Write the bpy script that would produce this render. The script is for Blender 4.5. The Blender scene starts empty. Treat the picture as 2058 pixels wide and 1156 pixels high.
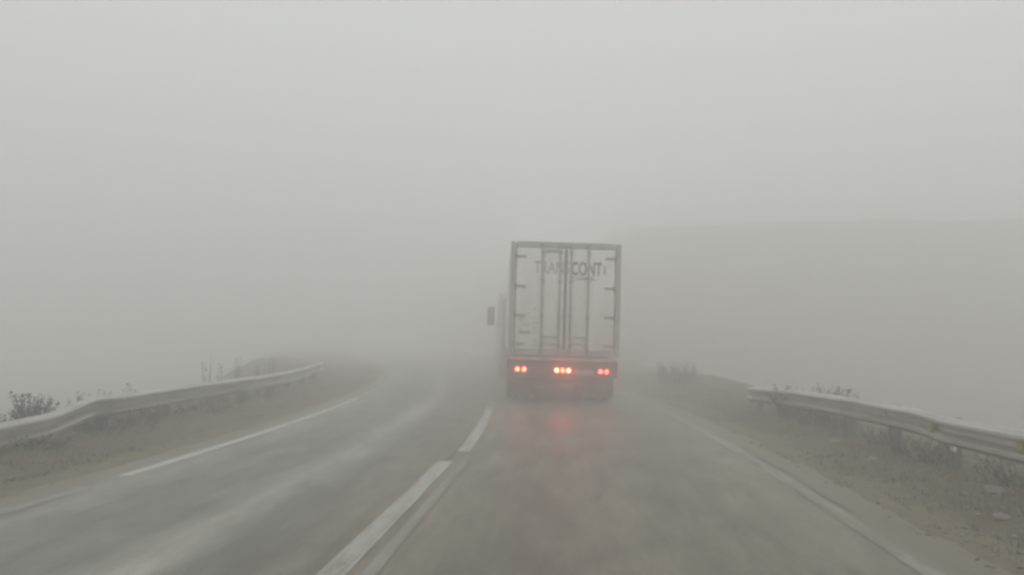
import bpy, bmesh, math, random
import numpy as np
from mathutils import Vector, Matrix

# ------------------------------------------------------------------ camera, sky, sun, exposure
SC = bpy.context.scene
COL = SC.collection
R = math.radians

CAM_H = 1.4                      # lens height in a passenger car
FPX, W_PX, H_PX = 1600.0, 2058.0, 1156.0
cam_d = bpy.data.cameras.new('camera')
cam_d.sensor_width = 36.0
cam_d.lens = 36.0 * FPX / W_PX
cam_d.clip_start = 0.05
cam_d.clip_end = 2000.0
cam = bpy.data.objects.new('camera', cam_d)
COL.objects.link(cam)
# the road's vanishing point is at pixel (1145, 684): that direction is world +Y; small camera roll
_v = Vector(((1145 - 1029) / FPX, -(684 - 578) / FPX, -1.0)).normalized()      # in camera axes (x right, y up, -z ahead)
_r = R(0.7)
_up = Vector((math.sin(_r), math.cos(_r), 0.0))
_up = (_up - _v * _up.dot(_v)).normalized()
_right = _v.cross(_up)
M3 = Matrix((_right, _v, _up))   # camera axes -> world axes
cam.matrix_world = Matrix.Translation((0, 0, CAM_H)) @ M3.to_4x4()
SC.camera = cam

SUN_EL, SUN_AZ = R(48), R(150)
world = bpy.data.worlds.new('World')
SC.world = world
world.use_nodes = True
nt = world.node_tree
nt.nodes.clear()
wo = nt.nodes.new('ShaderNodeOutputWorld')
bg = nt.nodes.new('ShaderNodeBackground')
sky = nt.nodes.new('ShaderNodeTexSky')
sky.sky_type = 'NISHITA'
sky.sun_disc = False
sky.sun_elevation = SUN_EL
sky.sun_rotation = SUN_AZ
sky.dust_density = 6.0
hs = nt.nodes.new('ShaderNodeHueSaturation')
hs.inputs['Saturation'].default_value = 0.05
mx = nt.nodes.new('ShaderNodeMix')
mx.data_type = 'RGBA'
mx.inputs[0].default_value = 0.82
mx.inputs[7].default_value = (7.0, 7.15, 7.0, 1)      # even grey cloud deck
nt.links.new(sky.outputs[0], hs.inputs['Color'])
nt.links.new(hs.outputs[0], mx.inputs[6])
nt.links.new(mx.outputs[2], bg.inputs['Color'])
bg.inputs['Strength'].default_value = 0.10
nt.links.new(bg.outputs[0], wo.inputs['Surface'])

sun_d = bpy.data.lights.new('sun', 'SUN')
sun_d.energy = 0.5
sun_d.angle = R(50)
sun_d.color = (1.0, 0.98, 0.94)
sun = bpy.data.objects.new('sun', sun_d)
COL.objects.link(sun)
_sd = Vector((math.sin(SUN_AZ) * math.cos(SUN_EL), math.cos(SUN_AZ) * math.cos(SUN_EL), math.sin(SUN_EL)))
sun.rotation_euler = (-_sd).to_track_quat('-Z', 'Y').to_euler()

SC.view_settings.view_transform = 'Standard'
SC.view_settings.look = 'None'
SC.view_settings.exposure = 0.29
SC.view_settings.gamma = 1.0
SC.view_settings.use_curve_mapping = False
SC.render.engine = 'CYCLES'
SC.cycles.use_denoising = True
SC.cycles.max_bounces = 12
SC.cycles.volume_bounces = 8
SC.cycles.volume_step_rate = 4.0
SC.cycles.diffuse_bounces = 3
SC.cycles.filter_width = 2.8
FOG = 0.037
SPRAY = 0.10

# ------------------------------------------------------------------ helpers
def tag(o, label=None, cat=None, group=None, kind=None):
    if label: o['label'] = label
    if cat: o['category'] = cat
    if group: o['group'] = group
    if kind: o['kind'] = kind
    return o

def empty(name, loc, rz=0.0):
    o = bpy.data.objects.new(name, None)
    o.location = loc
    o.rotation_euler = (0, 0, rz)
    o.empty_display_size = 0.2
    COL.objects.link(o)
    return o

class MB:
    def __init__(s):
        s.v, s.f, s.uv = [], [], None
    def add(s, vs, fs):
        n = len(s.v)
        s.v += [tuple(p) for p in vs]
        s.f += [tuple(i + n for i in f) for f in fs]
        return s
    def box(s, c, d, b=0.0, rot=None):
        """box, centre c, full sizes d; b chamfers every edge"""
        hx, hy, hz = d[0] / 2, d[1] / 2, d[2] / 2
        b = min(b, hx * .9, hy * .9, hz * .9)
        bm = bmesh.new()
        bmesh.ops.create_cube(bm, size=1.0)
        for p in bm.verts:
            p.co = Vector((p.co.x * d[0], p.co.y * d[1], p.co.z * d[2]))
        if b > 0:
            bmesh.ops.bevel(bm, geom=list(bm.edges), offset=b, segments=1, affect='EDGES')
        c = Vector(c)
        vs = []
        bm.verts.index_update()
        for p in bm.verts:
            q = p.co.copy()
            if rot is not None:
                q = rot @ q
            vs.append(q + c)
        fs = [[p.index for p in f.verts] for f in bm.faces]
        bm.free()
        return s.add(vs, fs)
    def tube(s, pts, r, n=8, r2=None):
        """round bar through the points"""
        pts = [Vector(p) for p in pts]
        vs, fs = [], []
        for i, p in enumerate(pts):
            t = (pts[min(i + 1, len(pts) - 1)] - pts[max(i - 1, 0)]).normalized()
            a = Vector((0, 0, 1)) if abs(t.z) < .9 else Vector((1, 0, 0))
            x = t.cross(a).normalized()
            y = t.cross(x).normalized()
            rr = r if r2 is None else r + (r2 - r) * i / (len(pts) - 1)
            for k in range(n):
                an = 2 * math.pi * k / n
                vs.append(p + x * rr * math.cos(an) + y * rr * math.sin(an))
        for i in range(len(pts) - 1):
            for k in range(n):
                a, b2 = i * n + k, i * n + (k + 1) % n
                fs.append((a, b2, b2 + n, a + n))
        fs.append(tuple(range(n - 1, -1, -1)))
        m = (len(pts) - 1) * n
        fs.append(tuple(range(m, m + n)))
        return s.add(vs, fs)
    def lathe(s, prof, c, axis='X', n=24):
        """prof: (along axis, radius)"""
        c = Vector(c)
        vs, fs = [], []
        for a, r in prof:
            for k in range(n):
                an = 2 * math.pi * k / n
                p, q = r * math.cos(an), r * math.sin(an)
                vs.append(c + (Vector((a, p, q)) if axis == 'X' else Vector((p, a, q))))
        for i in range(len(prof) - 1):
            for k in range(n):
                a, b2 = i * n + k, i * n + (k + 1) % n
                fs.append((a, b2, b2 + n, a + n))
        if prof[0][1] > 1e-4: fs.append(tuple(range(n - 1, -1, -1)))
        m = (len(prof) - 1) * n
        if prof[-1][1] > 1e-4: fs.append(tuple(range(m, m + n)))
        return s.add(vs, fs)
    def prism(s, prof, x0, x1):
        """side profile (y, z) extruded across x"""
        n = len(prof)
        vs = [(x0, y, z) for y, z in prof] + [(x1, y, z) for y, z in prof]
        fs = [tuple(range(n - 1, -1, -1)), tuple(range(n, 2 * n))]
        for i in range(n):
            j = (i + 1) % n
            fs.append((i, j, j + n, i + n))
        return s.add(vs, fs)
    def mesh(s, name, mat, smooth=False):
        me = bpy.data.meshes.new(name)
        me.from_pydata(s.v, [], s.f)
        me.update()
        bm = bmesh.new(); bm.from_mesh(me)
        bmesh.ops.recalc_face_normals(bm, faces=bm.faces)
        bm.to_mesh(me); bm.free()
        if smooth:
            me.polygons.foreach_set('use_smooth', [True] * len(me.polygons))
        if mat: me.materials.append(mat)
        return me
    def build(s, name, mat, parent=None, smooth=False):
        o = bpy.data.objects.new(name, s.mesh(name, mat, smooth))
        COL.objects.link(o)
        if parent: o.parent = parent
        return o

def inst(name, me, parent, loc=(0, 0, 0), rot=(0, 0, 0), sc=(1, 1, 1)):
    o = bpy.data.objects.new(name, me)
    o.location, o.rotation_euler, o.scale = loc, rot, sc
    COL.objects.link(o)
    if parent: o.parent = parent
    return o

# smooth value noise in numpy
def _hash(ix, iy, seed):
    n = (ix.astype(np.int64) * 374761393 + iy.astype(np.int64) * 668265263 + seed * 1442695041) & 0x7fffffff
    n = ((n ^ (n >> 13)) * 1274126177) & 0x7fffffff
    return ((n ^ (n >> 16)) & 0xffff) / 65535.0
def vnoise(x, y, seed=0):
    ix, iy = np.floor(x), np.floor(y)
    fx, fy = x - ix, y - iy
    fx, fy = fx * fx * (3 - 2 * fx), fy * fy * (3 - 2 * fy)
    a, b = _hash(ix, iy, seed), _hash(ix + 1, iy, seed)
    c, d = _hash(ix, iy + 1, seed), _hash(ix + 1, iy + 1, seed)
    return (a + (b - a) * fx) * (1 - fy) + (c + (d - c) * fx) * fy - 0.5
def fbm(x, y, seed=0, o=4):
    t, a = 0.0, 1.0
    for k in range(o):
        t = t + a * vnoise(x, y, seed + k)
        x, y, a = x * 2.03 + 3.1, y * 2.03 + 1.7, a * .5
    return t
def sstep(a, b, x):
    t = np.clip((x - a) / (b - a), 0, 1)
    return t * t * (3 - 2 * t)

# ------------------------------------------------------------------ road geometry: straight, then bending left (radius about 100 m)
KURV, D0 = 0.0097, 8.0
def bend(y):
    y = np.asarray(y, float)
    q = np.maximum(0, np.minimum(y, 48) - D0)
    return -KURV / 2 * q * q - KURV * (48 - D0) * np.maximum(0, y - 48)
def bend1(y): return float(bend(y))
ROAD_L, ROAD_R = -4.75, 2.72       # pavement edges, offsets from the camera's path

def ground_z(x, y):
    x = np.asarray(x, float); y = np.asarray(y, float)
    u = x - bend(y)
    near = sstep(60, 20, np.hypot(x, y))
    z = np.zeros(np.broadcast(x, y).shape)
    # hidden bed below the pavement
    bed = sstep(ROAD_L + .02, ROAD_L + .35, u) * sstep(ROAD_R - .02, ROAD_R - .35, u)
    z = z - 0.10 * bed - 0.012
    off = 1 - sstep(ROAD_L - .15, ROAD_L + .1, u) * sstep(ROAD_R + .15, ROAD_R - .1, u)
    # bumps of the verges
    z = z + off * (0.07 * fbm(x * 1.3, y * 1.3, 5) + 0.035 * fbm(x * 6, y * 6, 9, 3) * near)
    # left verge dips slightly, low berm at the rail
    z = z - 0.05 * sstep(-4.9, -5.6, u) + 0.05 * sstep(-6.0, -6.5, u)
    # right bank: soft rise toward the rail
    z = z - 0.04 * sstep(2.8, 3.1, u) + 0.07 * sstep(3.3, 4.0, u)
    # knoll behind the far end of the left rail
    z = z + .32 * np.exp(-((u + 10.5) / 3.6) ** 2 - ((y - 33) / 12.0) ** 2) * (1 + 1.2 * fbm(x * .5, y * .4, 51, 4)) * sstep(-6.6, -8.2, u)
    z = z + 0.28 * np.exp(-((u - 6.0) / 2.0) ** 2 - ((y - 27) / 6.0) ** 2) * sstep(3.6, 5.2, u)
    # the slope falls away beyond both rails
    gl = sstep(18, 40, y)
    z = z - 6.2 * sstep(-7.2 - 2.0 * gl, -20, u) * (1 - .35 * gl)
    z = z - 5.0 * sstep(5.0 + 3.5 * gl, 18, u)
    # mountain side across the valley ahead and to the right
    n = fbm(x * .03, y * .03, 21, 3)
    ridge = sstep(40, 92, y + .25 * x + 6 * n)
    side = sstep(-7, 6, x + 3 * n)
    z = z + ridge * side * (19.0 + 1.5 * n)
    return z

# ------------------------------------------------------------------ materials
def new_mat(name):
    m = bpy.data.materials.new(name)
    m.use_nodes = True
    n = m.node_tree
    b = n.nodes['Principled BSDF']
    return m, n, b
def L(n, a, b): n.links.new(a, b)
def noise(n, vec, scale, detail=4, rough=.55):
    t = n.nodes.new('ShaderNodeTexNoise')
    t.inputs['Scale'].default_value = scale
    t.inputs['Detail'].default_value = detail
    t.inputs['Roughness'].default_value = rough
    if vec is not None: L(n, vec, t.inputs['Vector'])
    return t
def ramp(n, fac, stops, interp='LINEAR'):
    r = n.nodes.new('ShaderNodeValToRGB')
    r.color_ramp.interpolation = interp
    e = r.color_ramp.elements
    e[0].position, e[0].color = stops[0][0], (*stops[0][1], 1)
    e[1].position, e[1].color = stops[-1][0], (*stops[-1][1], 1)
    for p, c in stops[1:-1]:
        k = e.new(p); k.color = (*c, 1)
    L(n, fac, r.inputs[0])
    return r
def mixc(n, fac, a, b, mode='MIX'):
    m = n.nodes.new('ShaderNodeMix')
    m.data_type = 'RGBA'; m.blend_type = mode
    for v, i in ((fac, 0), (a, 6), (b, 7)):
        if hasattr(v, 'is_linked') or hasattr(v, 'node'): L(n, v, m.inputs[i])
        elif i == 0: m.inputs[0].default_value = v
        else: m.inputs[i].default_value = (*v, 1)
    return m.outputs[2]
def math_(n, op, a, b=None, c=None):
    m = n.nodes.new('ShaderNodeMath'); m.operation = op
    for i, v in enumerate((a, b, c)):
        if v is None: continue
        if hasattr(v, 'node'): L(n, v, m.inputs[i])
        else: m.inputs[i].default_value = v
    return m.outputs[0]
def bump(n, b, h, strength=.3, dist=.02):
    k = n.nodes.new('ShaderNodeBump')
    k.inputs['Strength'].default_value = strength
    k.inputs['Distance'].default_value = dist
    L(n, h, k.inputs['Height'])
    L(n, k.outputs[0], b.inputs['Normal'])
def coords(n, kind='Object'):
    t = n.nodes.new('ShaderNodeTexCoord')
    return t.outputs[kind]
def stretch(n, vec, s):
    m = n.nodes.new('ShaderNodeMapping')
    m.inputs['Scale'].default_value = s
    L(n, vec, m.inputs['Vector'])
    return m.outputs[0]
def simple(name, col, rough=.6, metal=0.0, var=.25, scale=8.0, spec=.5, streak=None, bmp=0.0):
    m, n, b = new_mat(name)
    v = coords(n)
    if streak: v = stretch(n, v, streak)
    t = noise(n, v, scale, 5)
    lo = tuple(c * (1 - var) for c in col); hi = tuple(min(1, c * (1 + var)) for c in col)
    r = ramp(n, t.outputs[0], [(.3, lo), (.7, hi)])
    L(n, r.outputs[0], b.inputs['Base Color'])
    b.inputs['Roughness'].default_value = rough
    b.inputs['Metallic'].default_value = metal
    b.inputs['Specular IOR Level'].default_value = spec
    if bmp: bump(n, b, t.outputs[0], bmp, .01)
    return m

MAT = {}
# asphalt: wet, dusty, with tracks along the lanes (UV: metres across, metres along)
def road_colour(n):
    uv = n.nodes.new('ShaderNodeUVMap'); uv.uv_map = 'UVMap'
    uvo = uv.outputs[0]
    sp = n.nodes.new('ShaderNodeSeparateXYZ'); L(n, uvo, sp.inputs[0])
    wob = noise(n, stretch(n, uvo, (.0, .12, 1)), 1.0, 2)
    uu = math_(n, 'MULTIPLY_ADD', wob.outputs[0], .35, sp.outputs[0])
    fac = math_(n, 'MULTIPLY_ADD', uu, 1 / 8.0, 5 / 8.0 - .022)         # -5..3 m -> 0..1
    def p(u): return (u + 5) / 8
    g = lambda k, t=(1, 1, .92): tuple(.15 * k * c for c in t)
    br = (1.12, .99, .80)
    r = ramp(n, fac, [(p(-4.9), g(1.25)), (p(-4.1), g(1.5)), (p(-3.65), g(1.12)), (p(-3.0), g(1.08)), (p(-2.6), g(1.85)),  # palest stop puts the wet track's sky sheen into the colour
                      (p(-2.2), g(1.0)), (p(-1.6), g(.94, br)), (p(-1.0), g(1.08, br)), (p(-.35), g(.90, br)), (p(.4), g(1.06, br)),
                      (p(1.3), g(.90, br)), (p(2.0), g(1.1, br)), (p(2.6), g(1.22, br)), (p(2.9), g(1.05, br))], 'EASE')
    lo = noise(n, stretch(n, uvo, (.9, .42, 1)), 1.0, 7, .68)
    c = mixc(n, .95, r.outputs[0], ramp(n, lo.outputs[0], [(.28, (.55, .55, .55)), (.70, (1.42, 1.41, 1.38))]).outputs[0], 'MULTIPLY')
    st = noise(n, stretch(n, uvo, (5, .9, 1)), 1.0, 6, .7)
    c = mixc(n, .7, c, ramp(n, st.outputs[0], [(.32, (.62, .62, .62)), (.68, (1.34, 1.33, 1.32))]).outputs[0], 'MULTIPLY')
    gr = noise(n, uvo, 55.0, 3, .7)
    c = mixc(n, .55, c, ramp(n, gr.outputs[0], [(.3, (.7, .7, .7)), (.7, (1.28, 1.27, 1.25))]).outputs[0], 'MULTIPLY')
    # mud washed over both edges of the asphalt
    md = noise(n, stretch(n, uvo, (2.2, .8, 1)), 1.0, 6, .68)
    el = math_(n, 'MULTIPLY_ADD', sp.outputs[0], -1.1, -4.62)          # grows towards the left edge
    er = math_(n, 'MULTIPLY_ADD', sp.outputs[0], .95, -1.95)           # grows towards the right edge
    ee = math_(n, 'ADD', math_(n, 'MAXIMUM', el, er), math_(n, 'MULTIPLY', md.outputs[0], .9))
    mk = ramp(n, ee, [(.45, (0, 0, 0)), (.95, (.9, .9, .9))])
    c = mixc(n, mk.outputs[0], c, (.150, .126, .088))
    return uvo, c, lo, gr, st
m, n, b = new_mat('asphalt')
uvo, c, lo, gr, st = road_colour(n)
L(n, c, b.inputs['Base Color'])
rr = ramp(n, lo.outputs[0], [(.34, (.44,) * 3), (.64, (.60,) * 3)])
L(n, rr.outputs[0], b.inputs['Roughness'])
b.inputs['Specular IOR Level'].default_value = .36
bump(n, b, gr.outputs[0], .35, .006)
MAT['asphalt'] = m

def paint_mat(name, wear, white):
    m, n, b = new_mat(name)
    uvo, c, lo, gr, st = road_colour(n)
    w1 = noise(n, stretch(n, uvo, (7, .9, 1)), 1.0, 6, .7)
    w2 = noise(n, uvo, 30.0, 3, .7)
    w = math_(n, 'MULTIPLY_ADD', w2.outputs[0], .35, w1.outputs[0])
    k = ramp(n, w, [(wear - .12, (0, 0, 0)), (wear + .12, (1, 1, 1))])
    L(n, mixc(n, k.outputs[0], c, white), b.inputs['Base Color'])
    L(n, ramp(n, lo.outputs[0], [(.34, (.44,) * 3), (.64, (.60,) * 3)]).outputs[0], b.inputs['Roughness'])
    return m
MAT['paint_left'] = paint_mat('edge_paint', .56, (.42, .43, .40))
MAT['paint_mid'] = paint_mat('centre_paint', .58, (.36, .36, .335))
MAT['paint_mid2'] = paint_mat('centre_paint_faded_fogged', .74, (.25, .25, .23))
MAT['paint_worn_fogged'] = paint_mat('edge_paint_worn_fogged', .74, (.30, .30, .28))
MAT['crack'] = simple('wet_crack', (.075, .072, .062), .4, var=.3, scale=20)

m, n, b = new_mat('verge_earth')
v = coords(n)
t1 = noise(n, v, .9, 6, .62)
t2 = noise(n, v, 5.5, 5, .65)
t3 = noise(n, v, 38.0, 3, .7)
c = ramp(n, t1.outputs[0], [(.28, (.080, .080, .046)), (.42, (.104, .088, .060)), (.55, (.124, .100, .070)), (.68, (.136, .098, .070)), (.8, (.110, .108, .056))]).outputs[0]
at = n.nodes.new('ShaderNodeAttribute'); at.attribute_name = 'sand'
sn = ramp(n, math_(n, 'MULTIPLY_ADD', t2.outputs[0], .8, math_(n, 'ADD', at.outputs['Fac'], -.4)), [(.2, (0, 0, 0)), (.8, (1, 1, 1))])
c = mixc(n, sn.outputs[0], c, (.168, .143, .098))
c = mixc(n, .7, c, ramp(n, t2.outputs[0], [(.3, (.72, .72, .70)), (.7, (1.25, 1.24, 1.2))]).outputs[0], 'MULTIPLY')
c = mixc(n, .6, c, ramp(n, t3.outputs[0], [(.3, (.75, .75, .72)), (.72, (1.28, 1.26, 1.22))]).outputs[0], 'MULTIPLY')
L(n, c, b.inputs['Base Color'])
b.inputs['Roughness'].default_value = .85
b.inputs['Specular IOR Level'].default_value = .3
bump(n, b, math_(n, 'MULTIPLY_ADD', t2.outputs[0], 2.0, t3.outputs[0]), .6, .03)
MAT['earth'] = m

def galvanised():
    m, n, b = new_mat('galvanised_steel')
    v = coords(n)
    t = noise(n, stretch(n, v, (2, .6, 9)), 1.0, 5, .6)
    t2 = noise(n, v, 26.0, 4, .6)
    c = ramp(n, t.outputs[0], [(.3, (.36, .365, .35)), (.55, (.54, .545, .53)), (.75, (.66, .665, .65))]).outputs[0]
    c = mixc(n, .6, c, ramp(n, t2.outputs[0], [(.3, (.62, .61, .58)), (.7, (1.12, 1.12, 1.11))]).outputs[0], 'MULTIPLY')
    L(n, c, b.inputs['Base Color'])
    b.inputs['Metallic'].default_value = .92
    r = ramp(n, t2.outputs[0], [(.3, (.28,) * 3), (.7, (.42,) * 3)])
    L(n, r.outputs[0], b.inputs['Roughness'])
    return m
MAT['galv'] = galvanised()
MAT['post'] = simple('weathered_post', (.09, .09, .082), .7, .2, .4, 12)
MAT['yellow'] = simple('yellow_reflector', (.26, .23, .07), .4, 0, .2, 15)
MAT['steel_dark'] = simple('dark_steel', (.06, .06, .058), .55, .3, .3, 9)
MAT['grass'] = simple('dry_grass', (.135, .118, .070), .8, 0, .45, 1.3, .2)
MAT['grass2'] = simple('weed_stem', (.065, .064, .042), .8, 0, .4, 6, .2)
MAT['leaf'] = simple('weed_leaf', (.045, .050, .032), .7, 0, .5, 9, .25)
MAT['leaf_dry'] = simple('dry_leaf', (.085, .072, .048), .8, 0, .5, 9, .2)
MAT['stone'] = simple('grey_stone', (.22, .20, .18), .8, 0, .4, 10, .3, bmp=.4)
MAT['gravel'] = simple('roadside_gravel', (.20, .18, .145), .8, 0, .35, 3, .3)
MAT['litter'] = simple('white_plastic', (.72, .73, .72), .4, 0, .08, 20)

# truck materials
m, n, b = new_mat('dirty_white_panel')
v = coords(n)
t = noise(n, stretch(n, v, (2.2, 2.2, .5)), 1.0, 6, .62)
t2 = noise(n, v, 7.0, 5, .65)
sp = n.nodes.new('ShaderNodeSeparateXYZ'); L(n, v, sp.inputs[0])
low = math_(n, 'MULTIPLY_ADD', sp.outputs[2], -.16, .62)                 # road film splashed up the lower doors
dirt = math_(n, 'ADD', math_(n, 'MULTIPLY', t.outputs[0], .9), low)
dk = ramp(n, dirt, [(.55, (0, 0, 0)), (.98, (.9, .9, .9))])
c = mixc(n, dk.outputs[0], (.70, .70, .67), (.46, .42, .37))
c = mixc(n, .4, c, ramp(n, t2.outputs[0], [(.3, (.78, .77, .75)), (.7, (1.12, 1.12, 1.12))]).outputs[0], 'MULTIPLY')
L(n, c, b.inputs['Base Color']); b.inputs['Roughness'].default_value = .5
MAT['panel'] = m
MAT['frame'] = simple('grey_frame', (.25, .25, .24), .5, .2, .3, 5)
MAT['rod'] = simple('lock_rod_steel', (.18, .18, .172), .5, .3, .3, 7)
MAT['black'] = simple('grimy_black', (.030, .029, .027), .7, 0, .35, 6)
MAT['rubber'] = simple('tyre_rubber', (.022, .021, .020), .8, 0, .3, 10)
MAT['rim'] = simple('dirty_rim', (.16, .15, .14), .5, .4, .3, 8)
MAT['strip'] = simple('pale_bumper_strip', (.42, .38, .34), .5, 0, .3, 6)
MAT['print'] = simple('dark_blue_grey_print', (.045, .050, .062), .6, 0, .3, 8)
MAT['print_faded_misted'] = simple('faded_misted_print', (.26, .26, .255), .6, 0, .25, 8)
MAT['cab'] = simple('grimy_white_cab_paint', (.46, .46, .44), .35, 0, .12, 4)
MAT['glass'] = simple('dark_cab_glass', (.03, .035, .035), .1, 0, .1, 4)
def lamp_mat(name, col, s):
    m, n, b = new_mat(name)
    b.inputs['Base Color'].default_value = (.5, .03, .02, 1)
    b.inputs['Roughness'].default_value = .25
    # brighter at the middle of the lens, where the bulb sits
    v = coords(n)
    g = n.nodes.new('ShaderNodeTexGradient'); g.gradient_type = 'SPHERICAL'
    L(n, stretch(n, v, (14, 14, 14)), g.inputs[0])
    k = math_(n, 'MULTIPLY_ADD', g.outputs[0], s, s * .35)
    b.inputs['Emission Color'].default_value = (*col, 1)
    L(n, k, b.inputs['Emission Strength'])
    return m
MAT['lamp_hot'] = lamp_mat('brake_lamp', (1.0, .27, .11), 11)
MAT['lamp_mid'] = lamp_mat('tail_lamp', (1.0, .17, .07), 7)
MAT['lamp_dim'] = lamp_mat('tail_lamp_dim', (1.0, .12, .09), 5)

# ------------------------------------------------------------------ ground sheet
def axis(lo, hi, a, b, fine, grow=1.12):
    xs = list(np.arange(a, b + 1e-6, fine))
    st, x = fine, b
    while x < hi:
        st *= grow; x += st; xs.append(min(x, hi))
    st, x = fine, a
    while x > lo:
        st *= grow; x -= st; xs.insert(0, max(x, lo))
    return np.array(xs)
gx = axis(-170, 170, -12, 8, .11)
gy = axis(-60, 230, 3, 34, .13)
X, Y = np.meshgrid(gx, gy)
Z = ground_z(X, Y)
nx, ny = len(gx), len(gy)
co = np.stack([X.ravel(), Y.ravel(), Z.ravel()], 1)
ii = (np.arange(ny - 1)[:, None] * nx + np.arange(nx - 1)[None, :]).ravel()
quads = np.stack([ii, ii + 1, ii + 1 + nx, ii + nx], 1)
me = bpy.data.meshes.new('ground')
me.vertices.add(len(co)); me.vertices.foreach_set('co', co.ravel())
me.loops.add(quads.size); me.loops.foreach_set('vertex_index', quads.ravel())
me.polygons.add(len(quads)); me.polygons.foreach_set('loop_start', np.arange(0, quads.size, 4))
me.update(calc_edges=True); me.validate()
me.polygons.foreach_set('use_smooth', [True] * len(me.polygons))
sand = me.attributes.new('sand', 'FLOAT', 'POINT')        # sand and grit washed off the asphalt onto the shoulders
U_ = X - bend(Y)
sand.data.foreach_set('value', np.maximum(sstep(3.75, 2.8, U_) * sstep(2, 2.5, U_), .8 * sstep(-5.5, -4.8, U_) * sstep(-4, -4.5, U_)).ravel().astype(np.float32))
me.materials.append(MAT['earth'])
ground = bpy.data.objects.new('ground', me); COL.objects.link(ground)
tag(ground, kind='structure')

# ------------------------------------------------------------------ road and its paint
def strip(name, u0, u1, y0, y1, z, mat, parent=None, dy=.5, cols=1, jag=0.0, seed=1, thick=None):
    ys = np.arange(y0, y1 + dy * .5, dy)
    vs, fs, uvs = [], [], []
    for y in ys:
        for k in range(cols + 1):
            a, b_ = u0, u1
            if jag:
                a += jag * float(fbm(np.array(y * 1.7), np.array(seed * 3.3), seed, 4))
                b_ += jag * float(fbm(np.array(y * 1.7), np.array(seed * 7.3), seed + 9, 4))
            u = a + (b_ - a) * k / cols
            vs.append((u + bend1(y), y, z)); uvs.append((u, y))
    w = cols + 1
    for i in range(len(ys) - 1):
        for k in range(cols):
            fs.append((i * w + k, i * w + k + 1, (i + 1) * w + k + 1, (i + 1) * w + k))
    if thick:
        nb = len(vs)
        for i in range(len(ys)):
            for k in (0, cols):
                x, y, zz = vs[i * w + k]
                vs.append((x, y, zz - thick)); uvs.append(uvs[i * w + k])
        for i in range(len(ys) - 1):
            fs.append((i * w, (i + 1) * w, nb + 2 * (i + 1), nb + 2 * i))
            fs.append(((i + 1) * w + cols, i * w + cols, nb + 2 * i + 1, nb + 2 * (i + 1) + 1))
    me = bpy.data.meshes.new(name)
    me.from_pydata(vs, [], fs); me.update()
    lay = me.uv_layers.new(name='UVMap')
    for lp in me.loops:
        lay.data[lp.index].uv = uvs[lp.vertex_index]
    me.materials.append(mat)
    o = bpy.data.objects.new(name, me); COL.objects.link(o)
    if parent: o.parent = parent
    return o
road = strip('road', ROAD_L, ROAD_R, -20, 90, 0.0, MAT['asphalt'], dy=.2, cols=10, jag=.10, seed=3, thick=.09)
tag(road, kind='structure')
strip('edge_line', -4.40, -4.27, 7.6, 18, .004, MAT['paint_left'], road, dy=.1, jag=.012)
strip('edge_line', -4.40, -4.28, 18, 80, .004, MAT['paint_worn_fogged'], road, dy=.1, jag=.012)  # duller paint here: fading of the line into the fog, put into its colour
strip('edge_line', -4.40, -4.28, -6, 7.0, .004, MAT['paint_worn_fogged'], road, dy=.1, jag=.012)
strip('centre_line', -1.47, -1.30, -6, 9.1, .004, MAT['paint_mid'], road, dy=.1, jag=.012)
strip('centre_line', -1.36, -1.20, 9.9, 16, .004, MAT['paint_mid'], road, dy=.1, jag=.012)
strip('centre_line', -1.36, -1.22, 16, 80, .004, MAT['paint_mid2'], road, dy=.1, jag=.012)  # far stretch coloured fainter to imitate the fog over it
strip('centre_line', -1.215, -1.12, -6, 9.6, .004, MAT['paint_mid2'], road, dy=.1, jag=.012)
strip('edge_line', 2.17, 2.31, -6, 80, .004, MAT['paint_worn_fogged'], road, dy=.1, jag=.012)
strip('crack', -1.40, -1.37, 9.2, 10.9, .006, MAT['crack'], road, dy=.08, jag=.05, seed=11)
strip('crack', 2.365, 2.395, 7.0, 12.5, .006, MAT['crack'], road, dy=.08, jag=.07, seed=14)

# ------------------------------------------------------------------ guard rails
WPROF = [(0.0, 0.0), (.016, -.003), (.080, -.050), (.083, -.074), (.004, -.128), (.004, -.172), (.082, -.226), (.083, -.262), (.016, -.309), (0.0, -.312)]
def rail_curve(pts):
    ys = np.array([p[0] for p in pts]); us = np.array([p[1] for p in pts]); zs = np.array([p[2] for p in pts])
    def f(y):
        u, z = np.interp(y, ys, us), np.interp(y, ys, zs)
        return Vector((u + bend1(y), y, z))
    return f
def beam(name, f, y0, y1, side, parent, lift=0.0, tilt=0.0, step=.2):
    n = max(2, int(round((y1 - y0) / step)))
    vs, fs = [], []
    np_ = len(WPROF)
    for i in range(n + 1):
        y = y0 + (y1 - y0) * i / n
        p = f(y)
        t = (f(y + .15) - f(y - .15)); t.z = 0; t.normalize()
        out = Vector((t.y, -t.x, 0)) * side                      # towards the road
        for th in (0.0, .005):
            for d, z in WPROF:
                q = p + out * (d - th + lift - z * tilt) + Vector((0, 0, z))
                vs.append(q)
    w = 2 * np_
    for i in range(n):
        a, b_ = i * w, (i + 1) * w
        for k in range(np_ - 1):
            fs.append((a + k, a + k + 1, b_ + k + 1, b_ + k))
            fs.append((a + np_ + k + 1, a + np_ + k, b_ + np_ + k, b_ + np_ + k + 1))
        fs.append((a, b_, b_ + np_, a + np_))
        fs.append((a + np_ - 1, a + 2 * np_ - 1, b_ + 2 * np_ - 1, b_ + np_ - 1))
    for e in (0, n * w):
        for k in range(np_ - 1):
            fs.append((e + k, e + k + 1, e + np_ + k + 1, e + np_ + k))
    return MB().add(vs, fs).build(name, MAT['galv'], parent, smooth=False)

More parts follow.
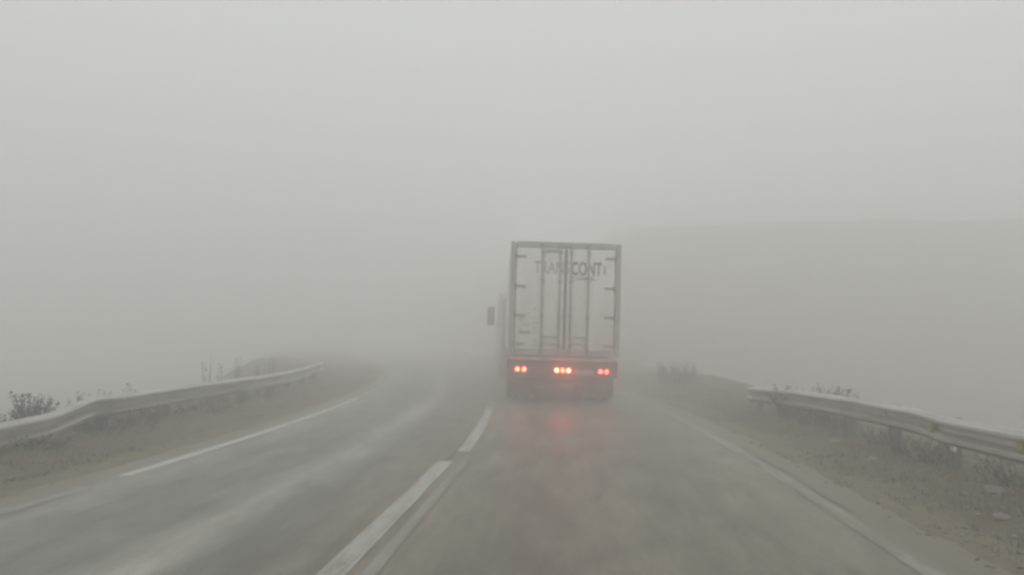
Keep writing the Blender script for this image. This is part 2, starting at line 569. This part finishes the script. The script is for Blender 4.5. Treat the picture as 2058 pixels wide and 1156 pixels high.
def guard_rail(label, pts, seams, posts, side, refl=(), lean=None):
    f = rail_curve(pts)
    o0 = f(seams[0])
    root = empty('guard_rail', (0, 0, 0))
    tag(root, label, 'guard rail', 'steel guard rails along the road')
    for i in range(len(seams) - 1):
        beam('rail_beam', f, seams[i] - (.16 if i else 0), seams[i + 1] + .16 * (i < len(seams) - 2), side, root, lift=.006 * (i % 2), tilt=[0, .05, -.03, .02][i % 4])
    for j, y in enumerate(posts):
        p = f(y)
        t = (f(y + .15) - f(y - .15)); t.z = 0; t.normalize()
        out = Vector((t.y, -t.x, 0)) * side
        gz = float(ground_z(p.x, p.y))
        c = p - out * .12
        hgt = p.z - .02 - (gz - .35)
        rot = Matrix((( t.y, t.x, 0), (-t.x, t.y, 0), (0, 0, 1)))
        mb = MB()
        mb.box((c.x, c.y, gz - .35 + hgt / 2), (.012, .10, hgt), 0, rot)
        for sgn in (-1, 1):
            mb.box(Vector((c.x, c.y, gz - .35 + hgt / 2)) + t * 0 + rot @ Vector((.035 * sgn, 0, 0)) , (.058, .10, hgt), .006, rot)
        mb.build('post', MAT['post'], root)
        q = p - out * .04 + Vector((0, 0, -.156))
        MB().box(q, (.085, .11, .20), .006, rot).build('spacer', MAT['post'], root)
        bq = p + out * .012 + Vector((0, 0, -.156))
        mb = MB().lathe([(-.004, .0), (-.004, .018), (.010, .016), (.014, .0)], (0, 0, 0), 'X', 8)
        me_ = mb.mesh('bolt', MAT['galv'])
        inst('bolt', me_, root, bq, (0, 0, math.atan2(out.y, out.x)))
    for y in refl:
        p = f(y); t = (f(y + .15) - f(y - .15)); t.z = 0; t.normalize()
        out = Vector((t.y, -t.x, 0)) * side
        rot = Matrix(((t.y, t.x, 0), (-t.x, t.y, 0), (0, 0, 1)))
        MB().box(p + out * .045 + Vector((0, 0, -.156)), (.06, .10, .075), .008, rot).build('reflector', MAT['yellow'], root)
    return root, f
RAIL_L, fL = guard_rail('dented galvanised guard rail sagging at its start, weeds growing behind, above the brown left verge',
    [(1.0, -6.62, .36), (5.0, -6.6, .35), (8.9, -6.6, .33), (9.75, -6.62, .355), (10.2, -6.56, .43), (10.75, -6.60, .515), (11.25, -6.64, .485), (12.3, -6.6, .50),
     (14.3, -6.6, .51), (17.8, -6.6, .47), (21.2, -6.6, .48), (24.3, -6.6, .53), (26.4, -6.62, .54), (30, -6.7, .5)],
    [2.0, 5.9, 9.8, 11.3, 15.2, 19.1, 23.0, 26.2], [2.2, 5.8, 7.8, 9.75, 11.3, 13.2, 15.2, 17.1, 19.0, 21.0, 23.0, 25.0], 1)
RAIL_R, fR = guard_rail('galvanised guard rail with yellow reflectors between its ridges, edging the stony right shoulder',
    [(1.0, 4.25, .66), (7.5, 4.2, .645), (9.3, 4.2, .625), (10.0, 4.2, .655), (11.9, 4.2, .64), (14.2, 4.2, .60), (16.2, 4.2, .53), (18.2, 4.22, .44), (20, 4.3, .3)],
    [2.0, 5.9, 9.2, 12.4, 15.0, 17.2], [3.1, 4.7, 6.25, 7.8, 9.35, 10.9, 12.45, 14.0, 15.55, 16.9], -1, (7.72, 9.55))

# ------------------------------------------------------------------ truck
YAW = R(4.9)
TR = empty('semi_trailer_truck', (-.15, 17.6, 0), YAW)
tag(TR, 'white box semi-trailer truck seen from behind with glowing red tail lamps', 'truck')
LEAN = R(0.8)
HW = 1.22
Z0, Z1 = 1.06, 3.55
TL = 11.6
def T(mb, name, mat, parent=TR, smooth=False, lean=True):
    if lean:
        s_, c_ = math.sin(LEAN), math.cos(LEAN)
        mb.v = [(x * c_ + z * s_, y, z * c_ - x * s_) for x, y, z in mb.v]
    return mb.build(name, mat, parent, smooth)
# box body
T(MB().box((0, TL / 2 + .03, (Z0 + Z1) / 2 + .03), (2 * HW, TL, Z1 - Z0 - .06), .02), 'cargo_box', MAT['panel'])
for s in (-1, 1):
    T(MB().box((s * (HW - .05), 0, (Z0 + Z1) / 2), (.10, .12, Z1 - Z0), .012), 'corner_post', MAT['frame'])
T(MB().box((0, -.003, Z1 - .055), (2 * HW - .27, .11, .13), .012), 'rear_header', MAT['frame'])
T(MB().box((0, -.003, Z0 + .05), (2 * HW - .27, .11, .12), .012), 'rear_sill', MAT['frame'])
dz0, dz1 = Z0 + .12, Z1 - .13
for s in (-1, 1):
    door = T(MB().box((s * .547, -.022, (dz0 + dz1) / 2), (1.074, .05, dz1 - dz0), .012), 'door', MAT['panel'])
    T(MB().box((s * .016, -.05, (dz0 + dz1) / 2), (.026, .018, dz1 - dz0 - .02), .004), 'door_seal', MAT['black'], door)
    for xr in (.12, .505):
        T(MB().tube([(s * xr, -.085, dz0 - .09), (s * xr, -.085, dz1 + .09)], .021, 8), 'lock_rod', MAT['rod'], door, True)
        for zz in (dz0 - .07, dz0 + .1, dz0 + .75, dz0 + 1.5, dz1 - .1, dz1 + .07):
            T(MB().box((s * xr, -.075, zz), (.08, .057, .055), .008), 'rod_bracket', MAT['rod'], door)
    for zz in (1.46, 1.31):
        mb = MB().tube([(s * .13, -.105, zz - .01), (s * .3, -.115, zz + .012), (s * .50, -.105, zz)], .016, 6)
        mb.box((s * .49, -.10, zz), (.07, .04, .06), .008)
        T(mb, 'lock_handle', MAT['rod'], door)
    for zz in (3.22, 2.56, 1.92, 1.29):
        mb = MB().box((s * .99, -.058, zz), (.24, .02, .055), .006)
        mb.tube([(s * 1.10, -.072, zz - .06), (s * 1.10, -.072, zz + .06)], .022, 8)
        T(mb, 'hinge', MAT['rod'], door)
T(MB().box((-.30, -.055, 3.36), (.30, .03, .07), .008), 'vent_cover', MAT['frame'])
for s, zz in ((1, 2.30), (-1, 1.93)):
    T(MB().box((s * (HW - .06), -.066, zz), (.07, .014, .16), .004), 'side_reflector', MAT['yellow'])

# lettering on the doors
def text_mesh(txt, w, h, bold=.02):
    cu = bpy.data.curves.new('lettering', 'FONT')
    cu.body = txt; cu.size = 1.0; cu.offset = bold; cu.space_character = 1.02
    o = bpy.data.objects.new('lettering', cu); COL.objects.link(o)
    dg = bpy.context.evaluated_depsgraph_get()
    me = bpy.data.meshes.new_from_object(o.evaluated_get(dg))
    COL.objects.unlink(o); bpy.data.objects.remove(o); bpy.data.curves.remove(cu)
    a = np.zeros(len(me.vertices) * 3); me.vertices.foreach_get('co', a); a = a.reshape(-1, 3)
    lo, hi = a.min(0), a.max(0)
    a[:, 0] = (a[:, 0] - lo[0]) / (hi[0] - lo[0]) * w
    a[:, 1] = (a[:, 1] - lo[1]) / (hi[1] - lo[1]) * h
    vs = [(p[0], 0.0, p[1]) for p in a]
    fs = [tuple(p.vertices) for p in me.polygons]
    bpy.data.meshes.remove(me)
    return vs, fs
def lettering(txt, x, z, w, h, mat, bold=.02):
    vs, fs = text_mesh(txt, w, h, bold)
    mb = MB()
    mb.add([(x + p[0], -.0515 - p[1], z + p[2]) for p in vs], fs)
    return T(mb, 'lettering', mat)
lettering('TRANS', -.70, 2.86, .78, .27, MAT['print_faded_misted'], .015)  # paler print imitates the mist lying over this word
lettering('CONT', .12, 2.83, .68, .31, MAT['print'], .03)
lettering('I', .84, 2.85, .045, .20, MAT['print_faded_misted'], .02)
mb = MB()
for i in range(12):
    a0, a1 = i / 12, (i + 1) / 12
    th = lambda a: .030 * math.sin(math.pi * a) + .004
    zc = lambda a: 2.735 + .02 * math.sin(math.pi * a)
    xx = lambda a: .12 + .62 * a
    mb.add([(xx(a0), -.0515, zc(a0) - th(a0) / 2), (xx(a1), -.0515, zc(a1) - th(a1) / 2), (xx(a1), -.0515, zc(a1) + th(a1) / 2), (xx(a0), -.0515, zc(a0) + th(a0) / 2)], [(0, 1, 2, 3)])
T(mb, 'swoosh', MAT['print'])
MBs = MB().box((.36, -.0515, 2.795), (.52, .002, .022)); T(MBs, 'underline', MAT['print_faded_misted'])
# worn number plates of small print, too small to read
rnd = random.Random(4)
def smallprint(x, z, w, h, nn, mat):
    mb = MB()
    st = w / nn
    for i in range(nn):
        k = rnd.choice((0, 1, 2))
        xx = x + st * (i + .5)
        mb.box((xx, -.0515, z), (st * .62, .002, h * (.8 + .2 * rnd.random())), 0)
    return T(mb, 'small_print', mat)
smallprint(-.99, 1.84, .13, .055, 4, MAT['print_faded_misted'])
smallprint(-.92, 1.71, .16, .07, 5, MAT['print_faded_misted'])
smallprint(-1.0, 1.55, .26, .075, 7, MAT['print'])
for k in range(6):
    smallprint(-.70, 1.86 - k * .105 - (0 if k < 4 else .06), .10, .05, 4, MAT['print_faded_misted'])
smallprint(-.69, 2.07, .05, .06, 1, MAT['print'])

# rear under-structure
T(MB().box((0, .05, .985), (2 * HW - .06, .06, .075), .01), 'bumper_strip', MAT['strip'])
T(MB().box((0, .10, .775), (2 * HW - .02, .10, .335), .015), 'light_bar', MAT['black'])
for s in (-1, 1):
    mb = MB().box((s * .46, 6.0, .92), (.12, 11.4, .26), .01)
    T(mb, 'chassis_rail', MAT['black'])
mb = MB().box((0, .30, .47), (2.2, .09, .11), .02)
for s in (-1, 1): mb.box((s * .5, .30, .62), (.07, .07, .34), .008)
T(mb, 'underrun_bar', MAT['black'])
for s in (-1, 1):
    mb = MB()
    vs, fs = [], []
    for i in range(6):
        for j in range(7):
            for q in (0, 1):
                pass
    mb.box((s * .90, .62, .42), (.60, .012, .56), .004)
    T(mb, 'mudflap', MAT['rubber'])
    T(MB().box((s * .90, 1.35, 1.0), (.62, 1.5, .02), .006), 'mudguard', MAT['black'])
# number plate between lamps
T(MB().box((.47, .043, .70), (.42, .012, .11), .003), 'number_plate', MAT['frame'])
# lamps: lit tail and brake lights
lens_me = {}
for k in ('lamp_hot', 'lamp_mid', 'lamp_dim'):
    lens_me[k] = MB().lathe([(0.0, .0), (-.0, .052), (.022, .056), (.03, .0)][0:0] + [(-.014, .0), (-.012, .025), (-.004, .046), (.012, .052), (.03, .052)], (0, 0, 0), 'Y', 20).mesh('lens', MAT[k], True)
housing_me = MB().lathe([(.004, .052), (-.006, .064), (.0, .068), (.03, .068), (.03, .052)], (0, 0, 0), 'Y', 20).mesh('lamp_housing', MAT['black'], True)
LAMPS = [(-1.0, 'lamp_mid', 7), (-.855, 'lamp_mid', 7), (-.135, 'lamp_hot', 16), (-.005, 'lamp_mid', 11), (.125, 'lamp_hot', 16), (.83, 'lamp_dim', 6), (.965, 'lamp_dim', 6)]
for x, k, e in LAMPS:
    z = .735
    xx, zz = x * math.cos(LEAN) + z * math.sin(LEAN), z * math.cos(LEAN) - x * math.sin(LEAN)
    hs_ = inst('tail_lamp', housing_me, TR, (xx, .03, zz))
    inst('lens', lens_me[k], hs_, (0, -.004, 0))
    ld = bpy.data.lights.new('bulb', 'SPOT')
    ld.spot_size = R(46); ld.spot_blend = 1.0
    ld.energy = e * .6
    ld.color = (1.0, .06, .035)
    ld.shadow_soft_size = .03
    lo_ = bpy.data.objects.new('bulb', ld)
    lo_.location = (0, -.055, 0); lo_.rotation_euler = (-math.pi / 2, 0, 0); COL.objects.link(lo_); lo_.parent = hs_
    gd = bpy.data.lights.new('bloom_light', 'POINT')            # added light standing in for the red bloom over bar and spray
    gd.energy = e * .07; gd.color = (1.0, .05, .03); gd.shadow_soft_size = .03
    go = bpy.data.objects.new('bloom_light', gd); go.location = (0, -.09, 0); COL.objects.link(go); go.parent = hs_
# wheels
tyre_me = MB().lathe([(-.15, .30), (-.155, .40), (-.14, .49), (-.10, .515), (-.03, .52), (-.028, .508), (.028, .508), (.03, .52), (.10, .515), (.14, .49), (.155, .40), (.15, .30)], (0, 0, 0), 'X', 32).mesh('tyre', MAT['rubber'], True)
rim_me = MB().lathe([(-.13, .30), (-.14, .28), (-.05, .24), (-.02, .12), (-.08, .10), (-.09, 0.0)], (0, 0, 0), 'X', 24).mesh('rim', MAT['rim'], True)
def wheel(x, y, parent=TR, flip=False, rz=0):
    w = inst('wheel', tyre_me, parent, (x, y, .515), (0, 0, math.pi if flip else 0))
    inst('rim', rim_me, w)
for y in (1.35, 2.66, 3.97):
    for s in (-1, 1):
        wheel(s * 1.05, y, flip=s > 0)
        wheel(s * .72, y, flip=s > 0)
    T(MB().tube([(-1.0, y, .515), (1.0, y, .515)], .075, 10), 'axle', MAT['black'], lean=False)
for s in (-1, 1):
    T(MB().box((s * .8, 8.3, .62), (.12, .14, .85), .01), 'landing_leg', MAT['black'])
    mb = MB().box((s * 1.16, 6.2, .72), (.03, 3.6, .10), .006).box((s * 1.16, 6.2, .50), (.03, 3.6, .10), .006)
    for yy in (4.7, 6.2, 7.7): mb.box((s * 1.13, yy, .75), (.04, .06, .62), .006)
    T(mb, 'side_guard', MAT['frame'])
# tractor, turned a little further into the bend
CAB = R(5.0)
px, py = 0.0, TL - 1.0
def C(mb, name, mat, parent=TR, smooth=False):
    c_, s_ = math.cos(CAB), math.sin(CAB)
    mb.v = [(px + x * c_ - y * s_, py + x * s_ + y * c_, z) for x, y, z in mb.v]
    return mb.build(name, mat, parent, smooth)
cabprof = [(1.75, .95), (1.72, 2.9), (1.85, 3.15), (2.6, 3.2), (3.3, 2.95), (3.62, 2.1), (3.75, 1.7), (3.78, .55), (3.4, .42), (1.75, .55)]
cab = C(MB().prism(cabprof, -1.24, 1.24), 'cab', MAT['cab'])
for s in (-1, 1):
    C(MB().prism([(2.35, 1.85), (2.35, 2.62), (3.15, 2.62), (3.45, 1.85)], s * 1.235, s * 1.245), 'side_window', MAT['glass'], cab)
    mir = C(MB().box((s * 1.50, 3.35, 2.28), (.30, .14, .72), .04), 'mirror', MAT['black'], cab)
    C(MB().tube([(s * 1.22, 3.38, 2.66), (s * 1.5, 3.38, 2.66)], .02, 6), 'mirror_arm', MAT['black'], mir)
    C(MB().tube([(s * 1.22, 3.38, 1.98), (s * 1.5, 3.38, 1.98)], .02, 6), 'mirror_arm', MAT['black'], mir)
    C(MB().prism([(1.45, 1.0), (1.45, 3.0), (1.75, 2.9), (1.75, 1.0)], s * 1.20, s * 1.235), 'side_deflector', MAT['cab'], cab)
    C(MB().box((s * .42, 1.2, .85), (.1, 5.0, .22), .01), 'tractor_rail', MAT['black'])
    C(MB().lathe([(-.5, .0), (-.5, .3), (.5, .3), (.5, .0)], (s * .95, 1.35, .7), 'Y', 16), 'fuel_tank', MAT['rim'])
C(MB().prism([(3.32, 2.85), (3.6, 2.12), (3.62, 2.12), (3.34, 2.86)], -1.08, 1.08), 'windscreen', MAT['glass'], cab)
for y, xs in ((0.0, (-1.02, -.70, .70, 1.02)), (2.9, (-1.03, 1.03))):
    for x in xs:
        c_, s_ = math.cos(CAB), math.sin(CAB)
        w = inst('wheel', tyre_me, TR, (px + x * c_ - y * s_, py + x * s_ + y * c_, .515), (0, 0, CAB + (math.pi if x > 0 else 0)))
        inst('rim', rim_me, w)

# ------------------------------------------------------------------ roadside plants, stones, litter
def plant(name, label, cat, x, y, h, r, ns, leafy, seed, group=None, dry=False, spread=1.0):
    rn = random.Random(seed)
    gz = float(ground_z(x, y))
    root = empty(name, (x, y, gz - .02))
    tag(root, label, cat, group)
    st, lf = MB(), MB()
    for i in range(ns):
        a = rn.uniform(0, 2 * math.pi); d = r * math.sqrt(rn.random()) * .5
        bx, by = d * math.cos(a), d * math.sin(a)
        hh = h * rn.uniform(.45, 1.0)
        le = rn.uniform(.1, .55) * spread
        tx, ty = bx + math.cos(a) * r * le, by + math.sin(a) * r * le
        pts = [(bx, by, 0), ((bx * .6 + tx * .4) + rn.uniform(-.03, .03), (by * .6 + ty * .4) + rn.uniform(-.03, .03), hh * .5), (tx, ty, hh)]
        st.tube(pts, .006, 3, .0025)
        for k in range(leafy):
            t = rn.uniform(.25, 1.0)
            p = Vector(pts[0]).lerp(Vector(pts[1]), t * 2) if t < .5 else Vector(pts[1]).lerp(Vector(pts[2]), t * 2 - 1)
            la = rn.uniform(0, 2 * math.pi)
            ln = rn.uniform(.03, .07)
            dv = Vector((math.cos(la), math.sin(la), rn.uniform(-.2, .9))).normalized()
            sv = dv.cross(Vector((0, 0, 1))).normalized() * ln * rn.uniform(.18, .34)
            lf.add([p, p + dv * ln * .5 + sv, p + dv * ln, p + dv * ln * .5 - sv], [(0, 1, 2), (0, 2, 3)])
    st.build('stems', MAT['grass2'], root)
    if lf.v: lf.build('foliage', MAT['leaf_dry' if dry else 'leaf'], root)
    return root
def at_u(u, y): return u + bend1(y), y
WG = 'weeds behind the left guard rail'
x, y = at_u(-6.95, 10.0); plant('weed', 'bushy dark weed sticking up behind the sagging rail joint', 'plant', x, y, .66, .30, 90, 26, 1, WG)
x, y = at_u(-7.05, 9.55); plant('weed', 'low dark weed left of the bushy one behind the sagging rail', 'plant', x, y, .46, .34, 50, 18, 2, WG)
x, y = at_u(-6.95, 11.2); plant('weed', 'low tangled weed behind the kink in the dented rail', 'plant', x, y, .62, .40, 40, 14, 3, WG)
x, y = at_u(-6.9, 12.35); plant('weed', 'small upright tuft just topping the rail past the kink', 'plant', x, y, .66, .16, 12, 7, 4, WG)
for yy, hh, r_, s_ in ((15.6, 1.02, .16, 5), (16.3, .86, .12, 6), (17.6, .98, .14, 7), (20.3, .95, .2, 8), (19.0, .8, .12, 15)):
    x, y = at_u(-7.0, yy); plant('weed', 'thin dry stalks standing up behind the straight stretch of rail', 'plant', x, y, hh, r_, 9, 6, s_, WG, True, .4)
x, y = at_u(4.75, 15.2); plant('shrub', 'low spreading bush behind the far end of the reflector rail', 'plant', x, y, .64, 1.2, 150, 34, 9, None, False, .6)
x, y = at_u(4.7, 25.0); plant('shrub', 'faint grey bush in the fog beyond the end of the reflector rail', 'plant', x, y, .7, 1.1, 120, 34, 10, None, False, .3)
UG = 'weeds under the right guard rail'
for yy, uu, hh, r_, s_ in ((12.9, 4.35, .34, .45, 21), (11.6, 4.45, .32, .40, 22), (10.5, 4.40, .34, .5, 23), (9.9, 4.35, .26, .4, 24), (8.5, 4.5, .36, .5, 25), (13.9, 4.3, .3, .4, 26), (7.4, 4.4, .3, .5, 27)):
    x, y = at_u(uu, yy); plant('weed', 'low brown weed growing under the reflector rail', 'plant', x, y, hh, r_, 40, 10, s_, UG, True, 1.2)
VG = 'weeds under the left guard rail'
for yy, uu, hh, s_ in ((8.4, -6.55, .2, 31), (9.4, -6.5, .18, 32), (11.0, -6.55, .26, 33), (11.9, -6.55, .28, 34), (13.0, -6.6, .26, 35), (14.4, -6.6, .24, 36), (16.0, -6.6, .24, 37), (18.0, -6.6, .26, 38)):
    x, y = at_u(uu, yy); plant('weed', 'low dark weed growing under the dented rail', 'plant', x, y, hh, .6, 40, 9, s_, VG, False, 1.3)

def rock_mesh(seed, sub=2):
    bm = bmesh.new()
    bmesh.ops.create_icosphere(bm, subdivisions=sub, radius=.5)
    rn = random.Random(seed); o = Vector((rn.random() * 9, rn.random() * 9, rn.random() * 9))
    from mathutils import noise as mn
    for p in bm.verts:
        p.co *= 1 + .45 * mn.noise(p.co * 2.1 + o)
        p.co.z *= .65
    me = bpy.data.meshes.new('stone'); bm.to_mesh(me); bm.free()
    me.materials.append(MAT['stone'])
    return me
rocks = [rock_mesh(i) for i in range(4)]
for i, (u, y, s) in enumerate(((4.05, 8.0, .16), (4.2, 7.35, .2), (3.75, 10.2, .12), (4.3, 10.1, .22), (3.9, 11.9, .14), (3.6, 7.0, .11), (4.3, 12.8, .2))):
    x = u + bend1(y)
    o = inst('stone', rocks[i % 4], None, (x, y, float(ground_z(x, y)) + s * .12), (0, 0, i * 1.3), (s, s * 1.2, s))
    tag(o, 'grey stone lying on the bank under the reflector rail', 'stone', 'stones on the right bank')
# crumpled white plastic caught at the foot of a rail post
bm = bmesh.new(); bmesh.ops.create_icosphere(bm, subdivisions=3, radius=.028)
from mathutils import noise as mn
for p in bm.verts: p.co *= 1 + .8 * mn.noise(p.co * 50); p.co.z *= 1.25
me = bpy.data.meshes.new('plastic_scrap'); bm.to_mesh(me); bm.free(); me.materials.append(MAT['litter'])
p = fR(9.30)
o = inst('plastic_scrap', me, None, (p.x + .07, 9.26, p.z - .345))
tag(o, 'crumpled scrap of white plastic caught on a guard rail post', 'litter')

# dry grass and gravel over the verges
rn = np.random.default_rng(7)
def scatter(nn, lo, hi, y0, y1):
    y = y0 + (y1 - y0) * rn.random(nn) ** 1.6
    u = lo + (hi - lo) * rn.random(nn)
    return u, y
mb = MB()
gu, gy_ = [], []
for nn, lo, hi in ((8000, -7.6, -4.95), (8000, 2.95, 5.2)):
    u, y = scatter(nn, lo, hi, 3.5, 34)
    keep = (1.3 * fbm(u * 1.1, y * .9, 77) + .55 * np.abs(u - (-4.9 if hi < 0 else 2.9)) / 1.6 - .35 + rn.random(nn) * .3) > 0
    gu.append(u[keep]); gy_.append(y[keep])
gu = np.concatenate(gu); gy_ = np.concatenate(gy_)
gxx = gu + bend(gy_); gzz = ground_z(gxx, gy_)
vs, fs = [], []
for k in range(len(gxx)):
    for j in range(4):
        a = rn.random() * 6.283; h = .02 + .06 * rn.random() ** 2; l = 1.1 * h * rn.random()
        ox, oy = (rn.random(2) - .5) * .07
        bx, by, bz = gxx[k] + ox, gy_[k] + oy, gzz[k] - .01
        dx, dy = math.cos(a), math.sin(a); w_ = .006
        n0 = len(vs)
        vs += [(bx - dy * w_, by + dx * w_, bz), (bx + dy * w_, by - dx * w_, bz), (bx + dx * l, by + dy * l, bz + h)]
        fs.append((n0, n0 + 1, n0 + 2))
me = bpy.data.meshes.new('verge_grass'); me.from_pydata(vs, [], fs); me.update(); me.materials.append(MAT['grass'])
g = bpy.data.objects.new('verge_grass', me); COL.objects.link(g)
tag(g, 'short dry brown grass scattered over the road verges', 'grass', kind='stuff')
# gravel
u1, y1 = scatter(500, -6.3, -4.7, 4, 26); u2, y2 = scatter(1500, 2.6, 4.2, 4, 26)
uu = np.concatenate([u1, u2]); yy = np.concatenate([y1, y2])
xx = uu + bend(yy); zz = np.maximum(ground_z(xx, yy), np.where((uu > ROAD_L) & (uu < ROAD_R), .0, -9))
octv = np.array([(1, 0, 0), (0, 1, 0), (-1, 0, 0), (0, -1, 0), (0, 0, .8), (0, 0, -.6)])
octf = [(0, 1, 4), (1, 2, 4), (2, 3, 4), (3, 0, 4), (1, 0, 5), (2, 1, 5), (3, 2, 5), (0, 3, 5)]
vs, fs = [], []
for k in range(len(xx)):
    s = .008 + .022 * rn.random() ** 2
    v8 = octv * s * (1 + .5 * (rn.random((6, 3)) - .5))
    a = rn.random() * 6.283; ca, sa = math.cos(a), math.sin(a)
    n0 = len(vs)
    for p in v8:
        vs.append((xx[k] + p[0] * ca - p[1] * sa, yy[k] + p[0] * sa + p[1] * ca, zz[k] + p[2] + s * .25))
    fs += [tuple(i + n0 for i in f) for f in octf]
me = bpy.data.meshes.new('gravel'); me.from_pydata(vs, [], fs); me.update(); me.materials.append(MAT['gravel'])
g = bpy.data.objects.new('gravel', me); COL.objects.link(g)
tag(g, 'loose gravel along both edges of the asphalt', 'gravel', kind='stuff')

# ------------------------------------------------------------------ fog and road spray
zt = float(Z.max()) + 1.0
zb = float(Z.min()) - 1.0
hz = MB().box((0, 85, (zt + zb) / 2), (350, 300, zt - zb)).build('haze', None)
m = bpy.data.materials.new('fog_air'); m.use_nodes = True
n = m.node_tree; n.nodes.clear()
out = n.nodes.new('ShaderNodeOutputMaterial'); pv = n.nodes.new('ShaderNodeVolumePrincipled')
pv.inputs['Color'].default_value = (.992, .995, .988, 1)
pv.inputs['Density'].default_value = FOG
pv.inputs['Anisotropy'].default_value = .35
L(n, pv.outputs[0], out.inputs['Volume'])
hz.data.materials.append(m)
tag(hz, 'thick pale grey fog filling the air over the whole road', 'fog', kind='stuff')
# spray thrown up behind the trailer's wheels: a soft-edged cloud of fine drops
sy0, sy1, szt, shw = 14.2, 25.0, 4.3, 3.4
sp_b = MB().box((0, 0, szt / 2 + .01), (2 * shw, sy1 - sy0, szt)).build('spray', None)
sp_b.location = (-.15 - math.sin(YAW) * ((sy0 + sy1) / 2 - 17.6), (sy0 + sy1) / 2, .0)
sp_b.rotation_euler = (0, 0, YAW)
m = bpy.data.materials.new('water_spray'); m.use_nodes = True
n = m.node_tree; n.nodes.clear()
out = n.nodes.new('ShaderNodeOutputMaterial'); pv = n.nodes.new('ShaderNodeVolumePrincipled')
pv.inputs['Color'].default_value = (.98, .98, .97, 1)
pv.inputs['Anisotropy'].default_value = .65
v = coords(n)
sp = n.nodes.new('ShaderNodeSeparateXYZ'); L(n, v, sp.inputs[0])
def soft(val, half):        # 1 in the middle, 0 at the faces
    a_ = math_(n, 'DIVIDE', val, half)
    q = math_(n, 'SUBTRACT', 1.0, math_(n, 'MULTIPLY', a_, a_))
    return math_(n, 'MAXIMUM', q, 0.0)
ex, ey, ez = soft(sp.outputs[0], shw), soft(sp.outputs[1], (sy1 - sy0) / 2), soft(sp.outputs[2], szt)
ns = noise(n, v, .75, 3, .6)
nf = math_(n, 'MAXIMUM', math_(n, 'MULTIPLY_ADD', ns.outputs[0], 3.2, -1.0), 0.0)
d_ = math_(n, 'MULTIPLY', math_(n, 'MULTIPLY', math_(n, 'POWER', ex, 1.5), ey), math_(n, 'MULTIPLY', math_(n, 'POWER', ez, 1.6), nf))
tl = math_(n, 'ADD', sp.outputs[1], (sy1 + sy0) / 2 - 16.9)          # about the lamps' plane
tail = math_(n, 'MULTIPLY', math_(n, 'MULTIPLY', soft(tl, 1.5), ex), math_(n, 'POWER', ez, 4.0))
d_ = math_(n, 'MULTIPLY_ADD', tail, .6, d_)
L(n, math_(n, 'MULTIPLY', d_, SPRAY), pv.inputs['Density'])
L(n, pv.outputs[0], out.inputs['Volume'])
sp_b.data.materials.append(m)
tag(sp_b, 'misty water spray hanging around the wheels and tail of the truck', 'spray', kind='stuff')
print('ground z', Z.min(), Z.max(), 'tris', sum(len(o.data.polygons) for o in SC.objects if o.type == 'MESH'))
